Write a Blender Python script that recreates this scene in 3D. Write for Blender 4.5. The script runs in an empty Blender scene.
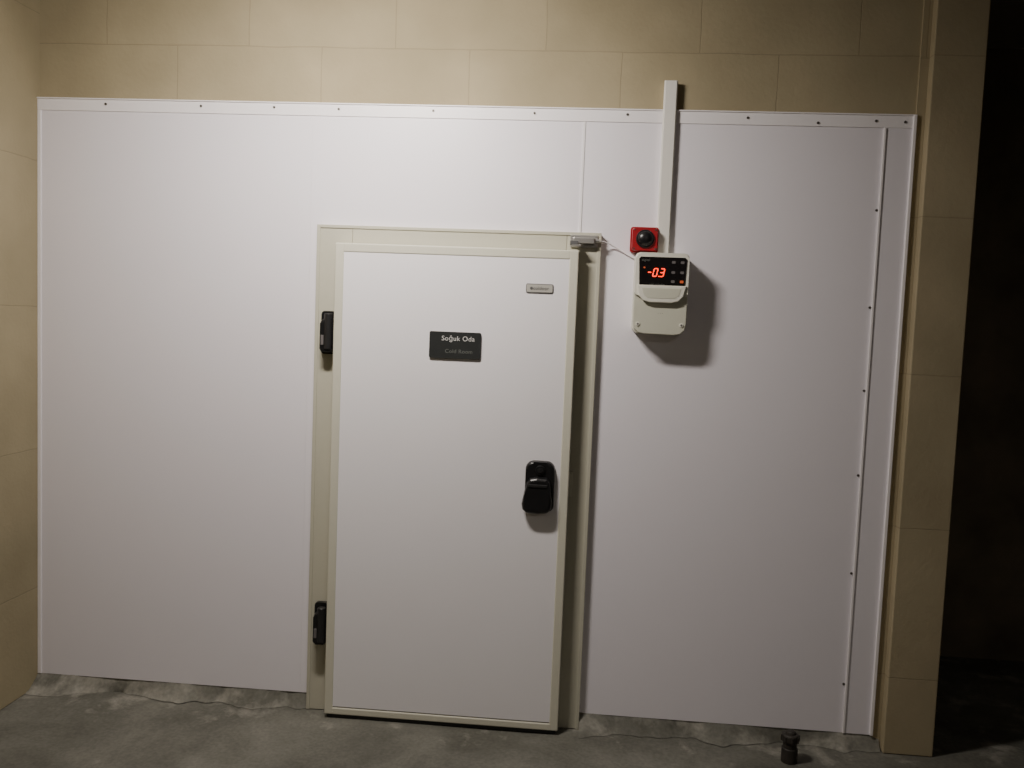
import bpy, bmesh, math, random
from mathutils import Vector, Matrix, noise
random.seed(4)
S = bpy.context.scene
COL = S.collection

# ---------------------------------------------------------------- materials
def new_mat(name):
    m = bpy.data.materials.new(name); m.use_nodes = True
    nt = m.node_tree; b = nt.nodes["Principled BSDF"]
    return m, nt, b

def plain(name, col, rough=0.5, metal=0.0, var=0.04, nscale=30, bump=0.0, spec=0.5, emit=None, estr=0):
    m, nt, b = new_mat(name)
    N = nt.nodes; L = nt.links
    tc = N.new("ShaderNodeTexCoord"); no = N.new("ShaderNodeTexNoise")
    no.inputs["Scale"].default_value = nscale; no.inputs["Detail"].default_value = 5
    L.new(tc.outputs["Object"], no.inputs["Vector"])
    cr = N.new("ShaderNodeValToRGB")
    a = [max(0, c*(1-var)) for c in col]; d = [min(1, c*(1+var)) for c in col]
    cr.color_ramp.elements[0].position = 0.3; cr.color_ramp.elements[1].position = 0.7
    cr.color_ramp.elements[0].color = (*a, 1); cr.color_ramp.elements[1].color = (*d, 1)
    L.new(no.outputs["Fac"], cr.inputs["Fac"]); L.new(cr.outputs["Color"], b.inputs["Base Color"])
    b.inputs["Roughness"].default_value = rough; b.inputs["Metallic"].default_value = metal
    b.inputs["Specular IOR Level"].default_value = spec
    if bump:
        bp = N.new("ShaderNodeBump"); bp.inputs["Strength"].default_value = bump
        bp.inputs["Distance"].default_value = 0.002
        L.new(no.outputs["Fac"], bp.inputs["Height"]); L.new(bp.outputs["Normal"], b.inputs["Normal"])
    if emit:
        b.inputs["Emission Color"].default_value = (*emit, 1); b.inputs["Emission Strength"].default_value = estr
    return m

def block_mat(name, ax, col, x0, z0, bw=0.61, rh=0.25, mortar_mul=0.80):
    m, nt, b = new_mat(name); N = nt.nodes; L = nt.links
    tc = N.new("ShaderNodeTexCoord"); sp = N.new("ShaderNodeSeparateXYZ"); cb = N.new("ShaderNodeCombineXYZ")
    L.new(tc.outputs["Object"], sp.inputs[0])
    ma = N.new("ShaderNodeMath"); ma.operation = 'ADD'; ma.inputs[1].default_value = x0
    mb = N.new("ShaderNodeMath"); mb.operation = 'ADD'; mb.inputs[1].default_value = z0
    L.new(sp.outputs[ax], ma.inputs[0]); L.new(sp.outputs["Z"], mb.inputs[0])
    L.new(ma.outputs[0], cb.inputs["X"]); L.new(mb.outputs[0], cb.inputs["Y"])
    nz = N.new("ShaderNodeTexNoise"); nz.inputs["Scale"].default_value = 5; nz.inputs["Detail"].default_value = 4
    L.new(tc.outputs["Object"], nz.inputs["Vector"])
    vs = N.new("ShaderNodeVectorMath"); vs.operation = 'SCALE'; vs.inputs["Scale"].default_value = 0.012
    L.new(nz.outputs["Color"], vs.inputs[0])
    va = N.new("ShaderNodeVectorMath"); va.operation = 'ADD'
    L.new(cb.outputs[0], va.inputs[0]); L.new(vs.outputs[0], va.inputs[1])
    br = N.new("ShaderNodeTexBrick")
    br.inputs["Scale"].default_value = 1; br.inputs["Brick Width"].default_value = bw
    br.inputs["Row Height"].default_value = rh; br.inputs["Mortar Size"].default_value = 0.003
    br.inputs["Mortar Smooth"].default_value = 0.8
    br.offset = 0.5
    br.inputs["Color1"].default_value = (*[c*0.97 for c in col], 1)
    br.inputs["Color2"].default_value = (*[c*1.02 for c in col], 1)
    br.inputs["Mortar"].default_value = (*[c*mortar_mul for c in col], 1)
    L.new(va.outputs[0], br.inputs["Vector"])
    n2 = N.new("ShaderNodeTexNoise"); n2.inputs["Scale"].default_value = 2.3; n2.inputs["Detail"].default_value = 8
    L.new(tc.outputs["Object"], n2.inputs["Vector"])
    cr = N.new("ShaderNodeValToRGB")
    cr.color_ramp.elements[0].position = 0.3; cr.color_ramp.elements[0].color = (0.78, 0.78, 0.76, 1)
    cr.color_ramp.elements[1].position = 0.7; cr.color_ramp.elements[1].color = (1, 1, 1, 1)
    L.new(n2.outputs["Fac"], cr.inputs["Fac"])
    mx = N.new("ShaderNodeMix"); mx.data_type = 'RGBA'; mx.blend_type = 'MULTIPLY'; mx.inputs["Factor"].default_value = 1
    L.new(br.outputs["Color"], mx.inputs["A"]); L.new(cr.outputs["Color"], mx.inputs["B"])
    L.new(mx.outputs["Result"], b.inputs["Base Color"])
    b.inputs["Roughness"].default_value = 0.85; b.inputs["Specular IOR Level"].default_value = 0.2
    n3 = N.new("ShaderNodeTexNoise"); n3.inputs["Scale"].default_value = 60; n3.inputs["Detail"].default_value = 6
    L.new(tc.outputs["Object"], n3.inputs["Vector"])
    mh = N.new("ShaderNodeMath"); mh.operation = 'MULTIPLY_ADD'
    L.new(br.outputs["Fac"], mh.inputs[0]); mh.inputs[1].default_value = -0.5
    L.new(n3.outputs["Fac"], mh.inputs[2])
    bp = N.new("ShaderNodeBump"); bp.inputs["Strength"].default_value = 0.4; bp.inputs["Distance"].default_value = 0.003
    L.new(mh.outputs[0], bp.inputs["Height"]); L.new(bp.outputs["Normal"], b.inputs["Normal"])
    return m

def concrete_mat(name, near=(-0.14, 0.03), thr=(0.55, 0.72), k=1.0):
    m, nt, b = new_mat(name); N = nt.nodes; L = nt.links
    tc = N.new("ShaderNodeTexCoord")
    n1 = N.new("ShaderNodeTexNoise"); n1.inputs["Scale"].default_value = 2.4; n1.inputs["Detail"].default_value = 10; n1.inputs["Roughness"].default_value = 0.66
    n1.inputs["Distortion"].default_value = 0.3
    L.new(tc.outputs["Object"], n1.inputs["Vector"])
    cr = N.new("ShaderNodeValToRGB"); e = cr.color_ramp.elements
    e[0].position = 0.36; e[0].color = (0.115*k, 0.113*k, 0.094*k, 1)
    e[1].position = 0.68; e[1].color = (0.22*k, 0.216*k, 0.185*k, 1)
    kk = cr.color_ramp.elements.new(0.52); kk.color = (0.162*k, 0.16*k, 0.136*k, 1)
    L.new(n1.outputs["Fac"], cr.inputs["Fac"])
    n2 = N.new("ShaderNodeTexNoise"); n2.inputs["Scale"].default_value = 6.5; n2.inputs["Detail"].default_value = 11; n2.inputs["Roughness"].default_value = 0.62; n2.inputs["Distortion"].default_value = 0.35
    L.new(tc.outputs["Object"], n2.inputs["Vector"])
    sp = N.new("ShaderNodeSeparateXYZ"); L.new(tc.outputs["Object"], sp.inputs[0])
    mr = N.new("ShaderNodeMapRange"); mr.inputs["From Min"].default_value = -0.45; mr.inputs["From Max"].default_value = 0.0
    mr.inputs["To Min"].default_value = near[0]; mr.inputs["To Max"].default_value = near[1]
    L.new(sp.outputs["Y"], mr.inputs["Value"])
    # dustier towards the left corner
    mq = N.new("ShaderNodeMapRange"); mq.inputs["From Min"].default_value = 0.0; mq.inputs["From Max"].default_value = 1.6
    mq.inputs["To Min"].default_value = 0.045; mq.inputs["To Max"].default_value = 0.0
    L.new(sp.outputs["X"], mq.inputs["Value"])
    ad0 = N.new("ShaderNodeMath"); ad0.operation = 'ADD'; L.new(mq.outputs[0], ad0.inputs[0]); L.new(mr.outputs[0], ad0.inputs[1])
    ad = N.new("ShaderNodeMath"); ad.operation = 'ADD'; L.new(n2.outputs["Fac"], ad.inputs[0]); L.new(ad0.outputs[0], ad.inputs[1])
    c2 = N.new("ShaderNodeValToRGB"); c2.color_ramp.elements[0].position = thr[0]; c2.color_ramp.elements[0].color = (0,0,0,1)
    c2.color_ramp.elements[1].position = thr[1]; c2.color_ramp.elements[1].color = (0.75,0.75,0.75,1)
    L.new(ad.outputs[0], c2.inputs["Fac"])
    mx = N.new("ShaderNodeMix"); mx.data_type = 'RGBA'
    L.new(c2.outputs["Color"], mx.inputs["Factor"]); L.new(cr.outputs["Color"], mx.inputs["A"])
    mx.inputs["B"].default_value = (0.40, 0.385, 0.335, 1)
    n4 = N.new("ShaderNodeTexNoise"); n4.inputs["Scale"].default_value = 70; n4.inputs["Detail"].default_value = 6
    L.new(tc.outputs["Object"], n4.inputs["Vector"])
    c4 = N.new("ShaderNodeValToRGB"); c4.color_ramp.elements[0].position = 0.3; c4.color_ramp.elements[0].color = (0.78,0.78,0.78,1); c4.color_ramp.elements[1].position = 0.65
    L.new(n4.outputs["Fac"], c4.inputs["Fac"])
    m2 = N.new("ShaderNodeMix"); m2.data_type = 'RGBA'; m2.blend_type = 'MULTIPLY'; m2.inputs["Factor"].default_value = 1
    L.new(mx.outputs["Result"], m2.inputs["A"]); L.new(c4.outputs["Color"], m2.inputs["B"])
    L.new(m2.outputs["Result"], b.inputs["Base Color"])
    b.inputs["Roughness"].default_value = 0.75; b.inputs["Specular IOR Level"].default_value = 0.3
    bp = N.new("ShaderNodeBump"); bp.inputs["Strength"].default_value = 0.25; bp.inputs["Distance"].default_value = 0.005
    L.new(n2.outputs["Fac"], bp.inputs["Height"]); L.new(bp.outputs["Normal"], b.inputs["Normal"])
    return m

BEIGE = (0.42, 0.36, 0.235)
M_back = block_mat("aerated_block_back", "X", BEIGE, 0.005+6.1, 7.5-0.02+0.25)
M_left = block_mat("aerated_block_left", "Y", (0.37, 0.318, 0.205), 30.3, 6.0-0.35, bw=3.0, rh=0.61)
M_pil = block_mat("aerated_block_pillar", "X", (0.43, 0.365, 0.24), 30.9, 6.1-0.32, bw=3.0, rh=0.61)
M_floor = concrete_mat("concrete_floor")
M_mortar = concrete_mat("mortar_fillet", near=(0.0, 0.02), thr=(0.50, 0.68), k=1.1)
M_ceil = plain("ceiling_concrete", (0.30, 0.28, 0.24), 0.9)
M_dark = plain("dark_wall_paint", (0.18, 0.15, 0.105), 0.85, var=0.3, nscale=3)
M_panel = plain("panel_white", (0.86, 0.83, 0.885), 0.42, var=0.006, nscale=4)
M_trim = plain("trim_white", (0.91, 0.88, 0.90), 0.4, var=0.01)
M_seam_shade = plain("seam_shade_grey", (0.55, 0.53, 0.53), 0.6)  # grey that paints the shade line beside the panel joint
M_cream = plain("frame_cream", (0.52, 0.505, 0.41), 0.4, var=0.015)
M_prof = plain("leaf_profile_cream", (0.64, 0.625, 0.52), 0.35, var=0.015)
M_leaf = plain("leaf_white", (0.87, 0.85, 0.88), 0.35, var=0.006, nscale=4)
M_gasket = plain("gasket_rubber", (0.03, 0.03, 0.03), 0.7)
M_black = plain("black_plastic", (0.010, 0.010, 0.011), 0.32, var=0.1)
M_black2 = plain("black_plastic_soft", (0.018, 0.018, 0.019), 0.4, var=0.1)
M_sign = plain("sign_dark", (0.03, 0.032, 0.032), 0.3, var=0.05)
M_text = plain("sign_lettering", (0.62, 0.62, 0.61), 0.5)
M_text2 = plain("sign_lettering_faint", (0.13, 0.14, 0.13), 0.5)
M_silver = plain("brushed_silver", (0.50, 0.49, 0.47), 0.35, metal=0.8)
M_badge = plain("badge_face", (0.42, 0.41, 0.37), 0.4)
M_grey = plain("badge_grey", (0.10, 0.10, 0.10), 0.5)
M_ctl = plain("controller_ivory", (0.76, 0.75, 0.66), 0.45, var=0.01)
M_ctl2 = plain("controller_cover", (0.60, 0.60, 0.50), 0.3, var=0.01)
M_disp = plain("display_black", (0.008, 0.007, 0.008), 0.15)
M_led = plain("led_red", (0.9, 0.03, 0.005), 0.5, emit=(1.0, 0.03, 0.006), estr=2.8)
M_ledd = plain("led_dim", (0.35, 0.08, 0.03), 0.5, emit=(1.0, 0.15, 0.03), estr=0.3)
M_btn = plain("button_grey", (0.14, 0.13, 0.13), 0.5)
M_red = plain("alarm_red", (0.34, 0.008, 0.015), 0.35, var=0.05)
M_screw = plain("screw_metal", (0.10, 0.09, 0.08), 0.5, metal=0.5)
M_cond = plain("trunking_pvc", (0.80, 0.785, 0.73), 0.4, var=0.01)
M_pipe = plain("drain_black", (0.03, 0.026, 0.022), 0.6, var=0.3)
M_lamp = plain("lamp_body", (0.7, 0.7, 0.7), 0.4)
M_tube = plain("lamp_tube", (0.9, 0.9, 0.9), 0.4, emit=(1, 0.93, 0.85), estr=6)

# ---------------------------------------------------------------- mesh helpers
def mk(name, bm, mat, parent=None, smooth=False):
    bmesh.ops.recalc_face_normals(bm, faces=bm.faces)
    me = bpy.data.meshes.new(name); bm.to_mesh(me); bm.free()
    if mat: me.materials.append(mat)
    if smooth:
        for p in me.polygons: p.use_smooth = True
    o = bpy.data.objects.new(name, me); COL.objects.link(o)
    if parent: o.parent = parent
    return o

def box(name, x0, x1, y0, y1, z0, z1, mat, parent=None, bev=0.0, seg=3):
    bm = bmesh.new(); bmesh.ops.create_cube(bm, size=1)
    for v in bm.verts:
        v.co = Vector(((x0+x1)/2+v.co.x*(x1-x0), (y0+y1)/2+v.co.y*(y1-y0), (z0+z1)/2+v.co.z*(z1-z0)))
    if bev: bmesh.ops.bevel(bm, geom=bm.edges[:], offset=bev, segments=seg, affect='EDGES', profile=0.5)
    return mk(name, bm, mat, parent)

def prism(name, pts, y0, y1, mat, parent=None, bev=0.0, seg=3, taper=1.0):
    bm = bmesh.new()
    cx = sum(p[0] for p in pts)/len(pts); cz = sum(p[1] for p in pts)/len(pts)
    back = [bm.verts.new((p[0], y1, p[1])) for p in pts]
    front = [bm.verts.new((cx+(p[0]-cx)*taper, y0, cz+(p[1]-cz)*taper)) for p in pts]
    bm.faces.new(back); ff = bm.faces.new(front)
    n = len(pts)
    for i in range(n): bm.faces.new((back[i], back[(i+1) % n], front[(i+1) % n], front[i]))
    if bev: bmesh.ops.bevel(bm, geom=list(ff.edges), offset=bev, segments=seg, affect='EDGES', profile=0.5)
    return mk(name, bm, mat, parent)

def rrect(x0, x1, z0, z1, r, n=6):
    if not isinstance(r, (list, tuple)): r = [r]*4   # bl, br, tr, tl
    pts = []
    for (cx, cz, a0, rr) in ((x0+r[0], z0+r[0], 180, r[0]), (x1-r[1], z0+r[1], 270, r[1]), (x1-r[2], z1-r[2], 0, r[2]), (x0+r[3], z1-r[3], 90, r[3])):
        for i in range(n+1):
            a = math.radians(a0+90*i/n); pts.append((cx+rr*math.cos(a), cz+rr*math.sin(a)))
    return pts

def cyl(name, c, r, h, axis, mat, parent=None, r2=None, seg=32, bev=0.0):
    bm = bmesh.new(); bmesh.ops.create_cone(bm, cap_ends=True, segments=seg, radius1=r, radius2=r if r2 is None else r2, depth=h)
    if bev: bmesh.ops.bevel(bm, geom=[e for e in bm.edges if len(e.link_faces) == 2 and any(len(f.verts) > 4 for f in e.link_faces)], offset=bev, segments=3, affect='EDGES', profile=0.5)
    rot = {'Z': Matrix.Identity(4), 'Y': Matrix.Rotation(math.radians(90), 4, 'X'), 'X': Matrix.Rotation(math.radians(90), 4, 'Y')}[axis]
    bm.transform(Matrix.Translation(c) @ rot)
    return mk(name, bm, mat, parent, smooth=False)

def tube(name, pts, r, mat, parent=None):
    cu = bpy.data.curves.new(name, 'CURVE'); cu.dimensions = '3D'; cu.bevel_depth = r; cu.bevel_resolution = 4
    cu.use_fill_caps = True
    sp = cu.splines.new('BEZIER'); sp.bezier_points.add(len(pts)-1)
    for b, p in zip(sp.bezier_points, pts):
        b.co = p; b.handle_left_type = b.handle_right_type = 'AUTO'
    o = bpy.data.objects.new(name, cu); COL.objects.link(o); cu.materials.append(mat)
    dg = bpy.context.evaluated_depsgraph_get(); me = bpy.data.meshes.new_from_object(o.evaluated_get(dg))
    bpy.data.objects.remove(o); o = bpy.data.objects.new(name, me); COL.objects.link(o)
    if parent: o.parent = parent
    return o

def text(name, s, size, x, y, z, mat, parent=None, ext=0.0006, off=0.004):
    cu = bpy.data.curves.new(name, 'FONT'); cu.body = s; cu.size = size; cu.extrude = ext
    cu.align_x = 'CENTER'; cu.align_y = 'CENTER'; cu.offset = size*off
    cu.space_character = 1.08
    o = bpy.data.objects.new(name, cu); COL.objects.link(o); cu.materials.append(mat)
    bpy.context.view_layer.update()
    dg = bpy.context.evaluated_depsgraph_get(); me = bpy.data.meshes.new_from_object(o.evaluated_get(dg))
    bpy.data.objects.remove(o)
    me.transform(Matrix.Translation((x, y, z)) @ Matrix.Rotation(math.radians(90), 4, 'X'))
    o = bpy.data.objects.new(name, me); COL.objects.link(o)
    if parent: o.parent = parent
    return o

def empty(name, loc=(0, 0, 0)):
    o = bpy.data.objects.new(name, None); o.empty_display_size = 0.1; COL.objects.link(o)
    return o

# ---------------------------------------------------------------- room shell
CEIL = 3.15
bm = bmesh.new()
bmesh.ops.create_grid(bm, x_segments=120, y_segments=120, size=0.5)
for v in bm.verts:
    v.co = Vector((3.2+v.co.x*6.8, -2.2+v.co.y*7.0, 0))
    d = noise.noise(Vector((v.co.x*2.2, v.co.y*2.2, 0)))*0.004
    v.co.z = min(0, d-0.002)
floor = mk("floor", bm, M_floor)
box("floor_slab", -0.2, 6.6, -5.7, 1.3, -0.2, -0.03, M_ceil, floor)
box("ceiling", -0.2, 6.6, -5.7, 1.3, CEIL, CEIL+0.15, M_ceil)
box("wall_back", -0.2, 3.60, 0.012, 0.2, 0, CEIL, M_back)
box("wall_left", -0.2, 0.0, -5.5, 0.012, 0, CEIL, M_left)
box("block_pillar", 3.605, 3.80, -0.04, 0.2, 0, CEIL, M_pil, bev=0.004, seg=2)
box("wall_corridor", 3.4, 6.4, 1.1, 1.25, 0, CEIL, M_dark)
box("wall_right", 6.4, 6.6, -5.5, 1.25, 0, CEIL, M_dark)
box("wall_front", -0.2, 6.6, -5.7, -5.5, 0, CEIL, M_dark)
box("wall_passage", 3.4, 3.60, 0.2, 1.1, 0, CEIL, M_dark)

# ---------------------------------------------------------------- insulated panels
pn = empty("insulated_wall_panels")
PB, PT = 0.056, 2.538
FX0, FX1, FZ = 1.222, 2.377, 2.044
box("panel_a", 0.004, 1.1815, 0.0, 0.0115, PB, 2.53, M_panel, pn)
prism("panel_b", [(1.1819, PB), (1.26, PB), (1.26, FZ-0.02), (2.2915, FZ-0.02), (2.2915, 2.53), (1.1819, 2.53)], 0.0, 0.0115, M_panel, pn)
prism("panel_c", [(2.295, FZ-0.02), (2.34, FZ-0.02), (2.34, PB), (3.452, PB), (3.452, 2.53), (2.295, 2.53)], 0.0, 0.0115, M_panel, pn)
box("panel_seam", 2.287, 2.2955, -0.0025, 0.002, FZ, 2.49, M_trim, pn)
box("panel_seam_shade_strip", 2.2957, 2.2985, -0.0006, 0.002, FZ, 2.49, M_seam_shade, pn)  # thin grey strip, shade along the seam painted as colour

def screws(name, pts, parent, y):
    for i, (x, z) in enumerate(pts):
        cyl("%s_%d" % (name, i+1), (x, y-0.0012, z), 0.005, 0.0035, 'Y', M_screw, parent, seg=12)

t = empty("trim_1")
box("angle_top", 0.0, 3.569, -0.004, 0.0, 2.487, PT, M_trim, t, bev=0.0012, seg=2)
box("angle_top_lip", 0.0, 3.569, -0.009, 0.0, PT-0.004, PT+0.001, M_trim, t, bev=0.001, seg=1)
screws("screw", [(0.30, 2.516), (0.71, 2.516), (1.02, 2.517), (1.29, 2.515), (1.68, 2.516), (2.09, 2.515), (2.46, 2.517), (2.93, 2.514), (3.20, 2.5), (3.42, 2.512), (3.53, 2.51)], t, -0.004)
t = empty("trim_2")
box("angle_left", 0.0, 0.016, -0.004, 0.0, PB, 2.487, M_trim, t, bev=0.001, seg=1)
t = empty("trim_3")
box("angle_right", 3.456, 3.569, -0.003, 0.0115, PB, 2.4865, M_panel, t)
box("angle_right_lip", 3.452, 3.461, -0.008, 0.0, PB, 2.4865, M_trim, t, bev=0.0015, seg=2)
box("angle_right_edge", 3.560, 3.572, -0.012, 0.0115, PB, PT, M_trim, t, bev=0.0015, seg=2)
screws("screw", [(3.446, z) for z in (2.17, 1.79, 1.46, 1.12, 0.72, 0.26)], t, -0.0005)
t = empty("trim_4")
box("corner_filler", 3.572, 3.6045, 0.0, 0.0115, 0.0, CEIL, M_pil, t)

def fillet(name, x0, x1, dep, hgt, seed):
    bm = bmesh.new(); n = int((x1-x0)/0.012)+2; m = 9; rows = []
    for i in range(n):
        x = x0+(x1-x0)*i/(n-1); row = []
        dd = dep*(0.9+1.6*noise.noise(Vector((x*4, seed, 0)))+0.5*noise.noise(Vector((x*17, seed, 3))))
        hh = hgt*(1+0.05*noise.noise(Vector((x*9, seed, 7))))
        dd = max(dd, 0.004)
        for j in range(m):
            s = j/(m-1)
            y = 0.008-(dd+0.008)*s; z = hh*(1-s)**0.9 if dd < 0.015 else hh*(1-s)**1.7
            if j not in (0, m-1): z += 0.004*noise.noise(Vector((x*34, y*60, seed))); y += 0.003*noise.noise(Vector((x*30, s*9, seed+5)))
            row.append(bm.verts.new((x, y, max(z, -0.004 if j == m-1 else 0.0))))
        rows.append(row)
    for i in range(n-1):
        for j in range(m-1): bm.faces.new((rows[i][j], rows[i+1][j], rows[i+1][j+1], rows[i][j+1]))
    return mk(name, bm, M_mortar, None, smooth=True)
b = empty("baseboard_back")
for i, (a, c) in enumerate(((0.0, FX0-0.002), (FX1+0.002, 3.60))):
    o = fillet("mortar_fillet_%d" % (i+1), a, c, 0.055, 0.064, 1.3+i*4); o.parent = b

# ---------------------------------------------------------------- door
door = empty("door_1")
LX0, LX1, LZ0, LZ1 = 1.3175, 2.293, 0.0175, 1.9675
LF, LB = -0.10, -0.036
box("frame_jamb_left", FX0, LX0+0.05, -0.03, 0.011, 0, FZ, M_cream, door, bev=0.003)
box("frame_jamb_right", LX1-0.05, FX1, -0.03, 0.011, 0, FZ, M_cream, door, bev=0.003)
box("frame_header", LX0+0.0505, LX1-0.0505, -0.03, 0.011, LZ1-0.05, FZ, M_cream, door, bev=0.003)
box("frame_lip_left", FX0-0.002, FX0+0.012, -0.034, -0.028, 0, FZ+0.001, M_cream, door, bev=0.0015)
box("frame_lip_right", FX1-0.012, FX1+0.002, -0.034, -0.028, 0, FZ+0.001, M_cream, door, bev=0.0015)
box("frame_lip_top", FX0+0.012, FX1-0.012, -0.034, -0.028, FZ-0.012, FZ+0.001, M_cream, door, bev=0.0015)
box("threshold", LX0+0.05, LX1-0.05, -0.03, 0.0, -0.004, 0.03, M_gasket, door)
g = 0.012
box("gasket_left", LX0+g, LX0+g+0.02, -0.037, -0.029, LZ0, LZ1-g, M_gasket, door)
box("gasket_right", LX1-g-0.02, LX1-g, -0.037, -0.029, LZ0, LZ1-g, M_gasket, door)
box("gasket_top", LX0+g, LX1-g, -0.037, -0.029, LZ1-g-0.02, LZ1-g, M_gasket, door)
box("gasket_sweep", LX0+0.01, LX1-0.01, -0.092, -0.045, 0.001, LZ0+0.004, M_gasket, door, bev=0.002, seg=1)
B = 0.036
box("leaf_skin", LX0+B-0.002, LX1-B+0.002, LF+0.003, LB, LZ0+B-0.002, LZ1-B+0.002, M_leaf, door)
def prof(name, x0, x1, z0, z1):
    box(name, x0, x1, LF, LB, z0, z1, M_prof, door, bev=0.005, seg=4)
prof("leaf_profile_left", LX0, LX0+B, LZ0, LZ1)
prof("leaf_profile_right", LX1-B, LX1, LZ0, LZ1)
prof("leaf_profile_top", LX0+B-0.004, LX1-B+0.004, LZ1-B, LZ1)
prof("leaf_profile_bottom", LX0+B-0.004, LX1-B+0.004, LZ0, LZ0+B*0.8)
def hinge(tag, zc):
    x0, x1 = 1.252, 1.306; h = 0.088
    prism("hinge_%s_frame_flap" % tag, rrect(x0, x1+0.006, zc-h, zc+h, 0.012), -0.05, -0.028, M_black, door, bev=0.004)
    prism("hinge_%s_body" % tag, rrect(x0+0.006, x1+0.004, zc-h+0.006, zc+h-0.03, [0.012, 0.006, 0.006, 0.018]), -0.092, -0.048, M_black, door, bev=0.008, taper=0.94)
    cyl("hinge_%s_knuckle" % tag, (x1-0.014, -0.082, zc+0.005), 0.017, 2*h-0.03, 'Z', M_black2, door, bev=0.004)
    prism("hinge_%s_leaf_flap" % tag, rrect(x1-0.004, LX0+0.004, zc-0.05, zc+0.05, 0.004), -0.085, -0.045, M_black, door, bev=0.002)
    box("hinge_%s_slot" % tag, x0+0.012, x0+0.024, -0.0945, -0.088, zc-0.05, zc-0.01, M_btn, door, bev=0.001, seg=1)
hinge("upper", 1.605); hinge("lower", 0.385)
prism("handle_base", rrect(2.118, 2.236, 0.925, 1.129, [0.03, 0.022, 0.034, 0.034], 8), -0.122, LF+0.002, M_black, door, bev=0.01, seg=4, taper=0.97)
pts = [(2.108, 0.955), (2.112, 0.932), (2.128, 0.920), (2.175, 0.917), (2.212, 0.922), (2.228, 0.938), (2.232, 0.965), (2.226, 1.01), (2.222, 1.05), (2.208, 1.066), (2.165, 1.068), (2.138, 1.062), (2.126, 1.045), (2.116, 1.0)]
prism("handle_paddle", pts, -0.145, -0.118, M_black, door, bev=0.012, seg=5, taper=0.93)
cyl("handle_lock_collar", (2.178, -0.123, 1.094), 0.019, 0.012, 'Y', M_black, door, bev=0.003)
cyl("handle_lock", (2.178, -0.129, 1.094), 0.010, 0.006, 'Y', M_black2, door)
box("handle_lock_keyway", 2.1765, 2.1795, -0.1335, -0.130, 1.087, 1.101, M_black, door)
box("handle_grip_slot", 2.135, 2.208, -0.149, -0.143, 1.028, 1.040, M_black2, door, bev=0.002, seg=2)
box("keeper", LX1-0.004, LX1+0.014, -0.06, -0.028, 0.98, 1.08, M_cream, door, bev=0.003)

bd = empty("door_badge")
prism("plate", rrect(2.090, 2.198, 1.796, 1.832, 0.006), LF-0.001, LF+0.004, M_grey, bd, bev=0.0015)
prism("inset", rrect(2.093, 2.195, 1.799, 1.829, 0.004), LF-0.0018, LF-0.0005, M_badge, bd)
text("lettering", "coldoor", 0.018, 2.150, LF-0.0025, 1.814, M_grey, bd)
cyl("logo", (2.112, LF-0.002, 1.814), 0.006, 0.002, 'Y', M_grey, bd, seg=16)

sg = empty("door_sign")
prism("plate", rrect(1.712, 1.919, 1.523, 1.629, 0.006), LF-0.006, LF+0.004, M_sign, sg, bev=0.0015)
text("title", "So\u011fuk Oda", 0.027, 1.828, LF-0.0068, 1.602, M_text, sg, off=0.002)
text("subtitle", "Cold Room", 0.022, 1.832, LF-0.0068, 1.551, M_text2, sg)

cs = empty("door_contact_switch")
box("switch_body", 2.268, 2.352, -0.066, -0.0345, 1.998, 2.022, M_silver, cs, bev=0.003)
box("bracket_plate", 2.256, 2.366, -0.040, -0.0325, 1.985, 2.034, M_silver, cs, bev=0.002)
box("magnet_arm", 2.262, 2.30, -0.098, -0.060, 1.984, 1.992, M_silver, cs, bev=0.001, seg=1)
box("magnet_block", 2.256, 2.288, -0.098, -0.07, 1.990, 2.006, M_grey, cs, bev=0.002)
cyl("cable_gland", (2.360, -0.05, 2.012), 0.008, 0.022, 'X', M_silver, cs, seg=16)
tube("cable", [(2.368, -0.05, 2.012), (2.40, -0.03, 2.008), (2.45, -0.012, 1.985), (2.50, -0.01, 1.958), (2.53, -0.012, 1.945)], 0.0028, M_trim, cs)

# ---------------------------------------------------------------- alarm siren
al = empty("alarm_siren")
prism("base", rrect(2.494, 2.604, 1.974, 2.074, 0.008), -0.03, 0.0, M_red, al, bev=0.003)
prism("housing", rrect(2.498, 2.600, 1.978, 2.070, 0.010), -0.058, -0.029, M_red, al, bev=0.008, seg=4, taper=0.95)
cyl("dome_ring", (2.550, -0.061, 2.025), 0.036, 0.010, 'Y', M_black, al, bev=0.003)
bm = bmesh.new(); bmesh.ops.create_uvsphere(bm, u_segments=32, v_segments=16, radius=0.030)
bm.transform(Matrix.Translation((2.550, -0.064, 2.025)) @ Matrix.Diagonal((1, 0.6, 1, 1)))
mk("dome", bm, M_black, al, smooth=True)
for i, a in enumerate((45, 135, 225, 315)):
    cyl("screw_%d" % (i+1), (2.549+0.058*math.cos(math.radians(a)), -0.0585, 2.024+0.052*math.sin(math.radians(a))), 0.003, 0.003, 'Y', M_screw, al, seg=10)

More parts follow.
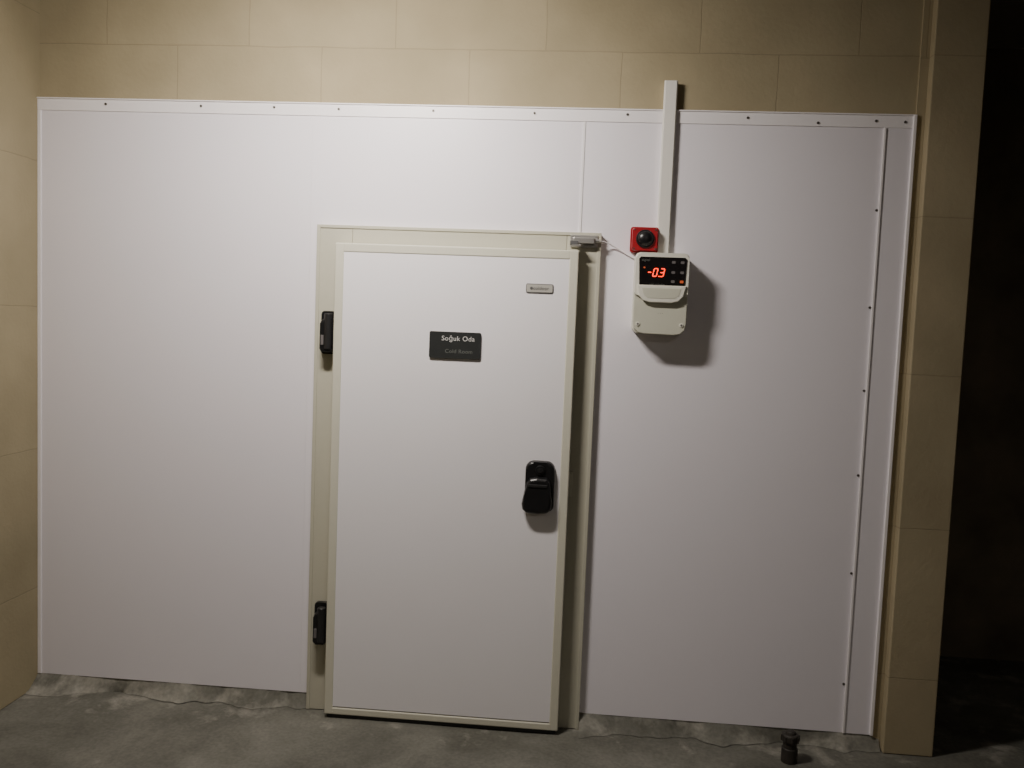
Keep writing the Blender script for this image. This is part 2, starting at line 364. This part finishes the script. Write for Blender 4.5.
# ---------------------------------------------------------------- temperature controller
ct = empty("temperature_controller")
CY = -0.115
prism("back_box", rrect(2.515, 2.722, 1.652, 1.968, [0.028, 0.028, 0.016, 0.016]), -0.07, 0.0, M_ctl, ct, bev=0.003)
prism("upper_housing", rrect(2.514, 2.722, 1.800, 1.969, [0.010, 0.010, 0.018, 0.018]), CY, -0.069, M_ctl, ct, bev=0.006, seg=4, taper=0.985)
low = [(2.514, 1.822), (2.514, 1.70), (2.520, 1.672), (2.536, 1.657), (2.56, 1.652), (2.675, 1.650), (2.70, 1.655), (2.716, 1.670), (2.722, 1.698), (2.722, 1.822), (2.708, 1.822), (2.700, 1.795), (2.685, 1.778), (2.66, 1.772), (2.575, 1.772), (2.551, 1.778), (2.536, 1.795), (2.528, 1.822)]
prism("lower_cover", low, -0.104, -0.069, M_ctl2, ct, bev=0.004, seg=3)
lip = [(2.522, 1.842), (2.532, 1.800), (2.550, 1.781), (2.575, 1.774), (2.660, 1.774), (2.686, 1.781), (2.704, 1.800), (2.714, 1.842)]
prism("flip_lip", lip, -0.124, -0.10, M_ctl, ct, bev=0.005, seg=4)
prism("lip_recess", [(2.543, 1.830), (2.551, 1.803), (2.566, 1.792), (2.670, 1.792), (2.685, 1.803), (2.693, 1.830)], -0.1252, -0.123, M_ctl2, ct)
prism("display", [(2.532, 1.836), (2.538, 1.828), (2.700, 1.828), (2.706, 1.836), (2.711, 1.944), (2.704, 1.951), (2.534, 1.951), (2.527, 1.944)], CY-0.004, CY+0.004, M_disp, ct, bev=0.0015)
YD = CY-0.0045
def seg(name, a, b, w):
    (x0, z0), (x1, z1) = a, b
    d = Vector((x1-x0, 0, z1-z0)); d.normalize(); n = Vector((-d.z, 0, d.x))*w/2; e = d*w/2
    P = [Vector((x0, 0, z0)), Vector((x0, 0, z0))+e+n, Vector((x1, 0, z1))-e+n, Vector((x1, 0, z1)), Vector((x1, 0, z1))-e-n, Vector((x0, 0, z0))+e-n]
    prism(name, [(p.x, p.z) for p in P], YD-0.0008, YD+0.001, M_led, ct)
SEG = {'0': 'abcdef', '3': 'abcdg', '-': 'g'}
def digit(tag, ch, x, z, w, h):
    sl = 0.003; W = 0.0044
    pt = lambda i, j: (x+i*w+sl*(j-1), z+j*h/2)
    D = {'a': (pt(0, 2), pt(1, 2)), 'b': (pt(1, 1), pt(1, 2)), 'c': (pt(1, 0), pt(1, 1)), 'd': (pt(0, 0), pt(1, 0)), 'e': (pt(0, 0), pt(0, 1)), 'f': (pt(0, 1), pt(0, 2)), 'g': (pt(0, 1), pt(1, 1))}
    for s in SEG[ch]: seg("digit_%s_%s" % (tag, s), D[s][0], D[s][1], W)
DZ, DH, DW = 1.876, 0.030, 0.0145
digit("sign", '-', 2.562, DZ, DW, DH)
digit("ones", '0', 2.584, DZ, DW, DH)
prism("decimal_point", rrect(2.6025, 2.6070, DZ-0.002, DZ+0.0025, 0.001, 2), YD-0.0008, YD+0.001, M_led, ct)
digit("tenths", '3', 2.610, DZ, DW, DH)
for i, (x, z, m) in enumerate([(2.660, 1.932, M_btn), (2.694, 1.932, M_btn), (2.660, 1.893, M_btn), (2.694, 1.893, M_btn), (2.694, 1.858, M_ledd), (2.660, 1.858, M_btn)]):
    prism("button_%d" % (i+1), rrect(x-0.007, x+0.007, z-0.005, z+0.005, 0.003, 3), YD-0.001, YD+0.001, m, ct)
text("display_label", "digital", 0.012, 2.553, YD-0.001, 1.938, M_text2, ct, ext=0.0002)
text("display_label_2", "cold controller", 0.009, 2.60, YD-0.001, 1.845, M_text2, ct, ext=0.0002)
prism("status_led", rrect(2.545, 2.552, 1.906, 1.912, 0.002, 3), YD-0.001, YD+0.001, M_ledd, ct)
for i, (x, z) in enumerate(((2.534, 1.690), (2.703, 1.690))):
    cyl("cover_screw_%d" % (i+1), (x, -0.105, z), 0.008, 0.005, 'Y', M_ctl, ct, seg=20, bev=0.001)
    cyl("cover_screw_slot_%d" % (i+1), (x, -0.1072, z), 0.004, 0.002, 'Y', M_btn, ct, seg=12)
text("cover_label", "- - -", 0.012, 2.62, -0.1045, 1.735, M_btn, ct, ext=0.0002)

# ---------------------------------------------------------------- trunking
tr = empty("cable_trunking")
box("channel", 2.598, 2.650, -0.022, -0.0095, 1.966, 2.648, M_cond, tr, bev=0.002)
box("channel_base", 2.600, 2.648, -0.0098, 0.0, 1.966, 2.486, M_cond, tr)
box("channel_base_upper", 2.600, 2.648, -0.0098, 0.0115, 2.541, 2.646, M_cond, tr)
box("channel_lid", 2.602, 2.646, -0.025, -0.0215, 1.966, 2.647, M_cond, tr, bev=0.001, seg=2)

# ---------------------------------------------------------------- drain stub by the wall foot
dp = empty("drain_pipe")
DX, DY = 3.205, -0.16
cyl("socket", (DX, DY, 0.026), 0.031, 0.06, 'Z', M_pipe, dp, bev=0.004)
cyl("neck", (DX, DY, 0.066), 0.026, 0.03, 'Z', M_pipe, dp)
cyl("collar", (DX, DY, 0.094), 0.033, 0.034, 'Z', M_pipe, dp, bev=0.008)
cyl("plug", (DX+0.002, DY, 0.115), 0.021, 0.016, 'Z', M_pipe, dp, bev=0.005, r2=0.016)
for i in range(8):
    a = i*math.pi/4
    cyl("collar_rib_%d" % (i+1), (DX+0.033*math.cos(a), DY+0.033*math.sin(a), 0.094), 0.004, 0.022, 'Z', M_pipe, dp, seg=8)

# ---------------------------------------------------------------- lamps
def lamp(name, x, y, z, energy, tilt, L=0.6):
    lp = empty(name)
    for i, dx in enumerate((-L*0.35, L*0.35)):
        cyl("suspension_%d" % (i+1), (x+dx, y, (CEIL+z+0.05)/2), 0.006, CEIL-z-0.05, 'Z', M_lamp, lp, seg=12)
    box("housing", x-L/2-0.02, x+L/2+0.02, y-0.07, y+0.07, z, z+0.055, M_lamp, lp, bev=0.008)
    for i, dy in enumerate((-0.035, 0.035)):
        cyl("tube_%d" % (i+1), (x, y+dy, z-0.015), 0.013, L-0.02, 'X', M_tube, lp, seg=16)
    ld = bpy.data.lights.new("tube_light", 'AREA'); ld.shape = 'RECTANGLE'; ld.size = L; ld.size_y = 0.12
    ld.energy = energy; ld.color = (1.0, 0.92, 0.84)
    lo = bpy.data.objects.new("tube_light", ld); COL.objects.link(lo); lo.location = (x, y, z-0.055); lo.parent = lp
    lo.rotation_euler = (math.radians(tilt), 0, 0)
lamp("added_fill_lamp", 1.45, -1.1, 2.95, 46, 29, 0.5)
lamp("added_fill_lamp", 3.4, -4.0, 3.0, 13, 0, 0.6)  # added fill light behind the camera, an invented fitting out of view

w = bpy.data.worlds.new("world"); S.world = w; w.use_nodes = True
w.node_tree.nodes["Background"].inputs[0].default_value = (0.5, 0.48, 0.45, 1)
w.node_tree.nodes["Background"].inputs[1].default_value = 0.02

# ---------------------------------------------------------------- camera
yaw, pitch, roll = -0.0768, -0.0715, 0.0396
f = Vector((math.sin(yaw)*math.cos(pitch), math.cos(yaw)*math.cos(pitch), math.sin(pitch)))
r = Vector((math.cos(yaw), -math.sin(yaw), 0)); u = r.cross(f)
c, s = math.cos(roll), math.sin(roll)
r2 = c*r+s*u; u2 = -s*r+c*u
cam = bpy.data.cameras.new("camera"); co = bpy.data.objects.new("camera", cam); COL.objects.link(co)
Mx = Matrix((r2, u2, -f)).transposed().to_4x4(); Mx.translation = Vector((2.3093, -3.4719, 1.6733))
co.matrix_world = Mx
cam.sensor_width = 36; cam.lens = 850/1024*36; cam.clip_start = 0.05
S.camera = co
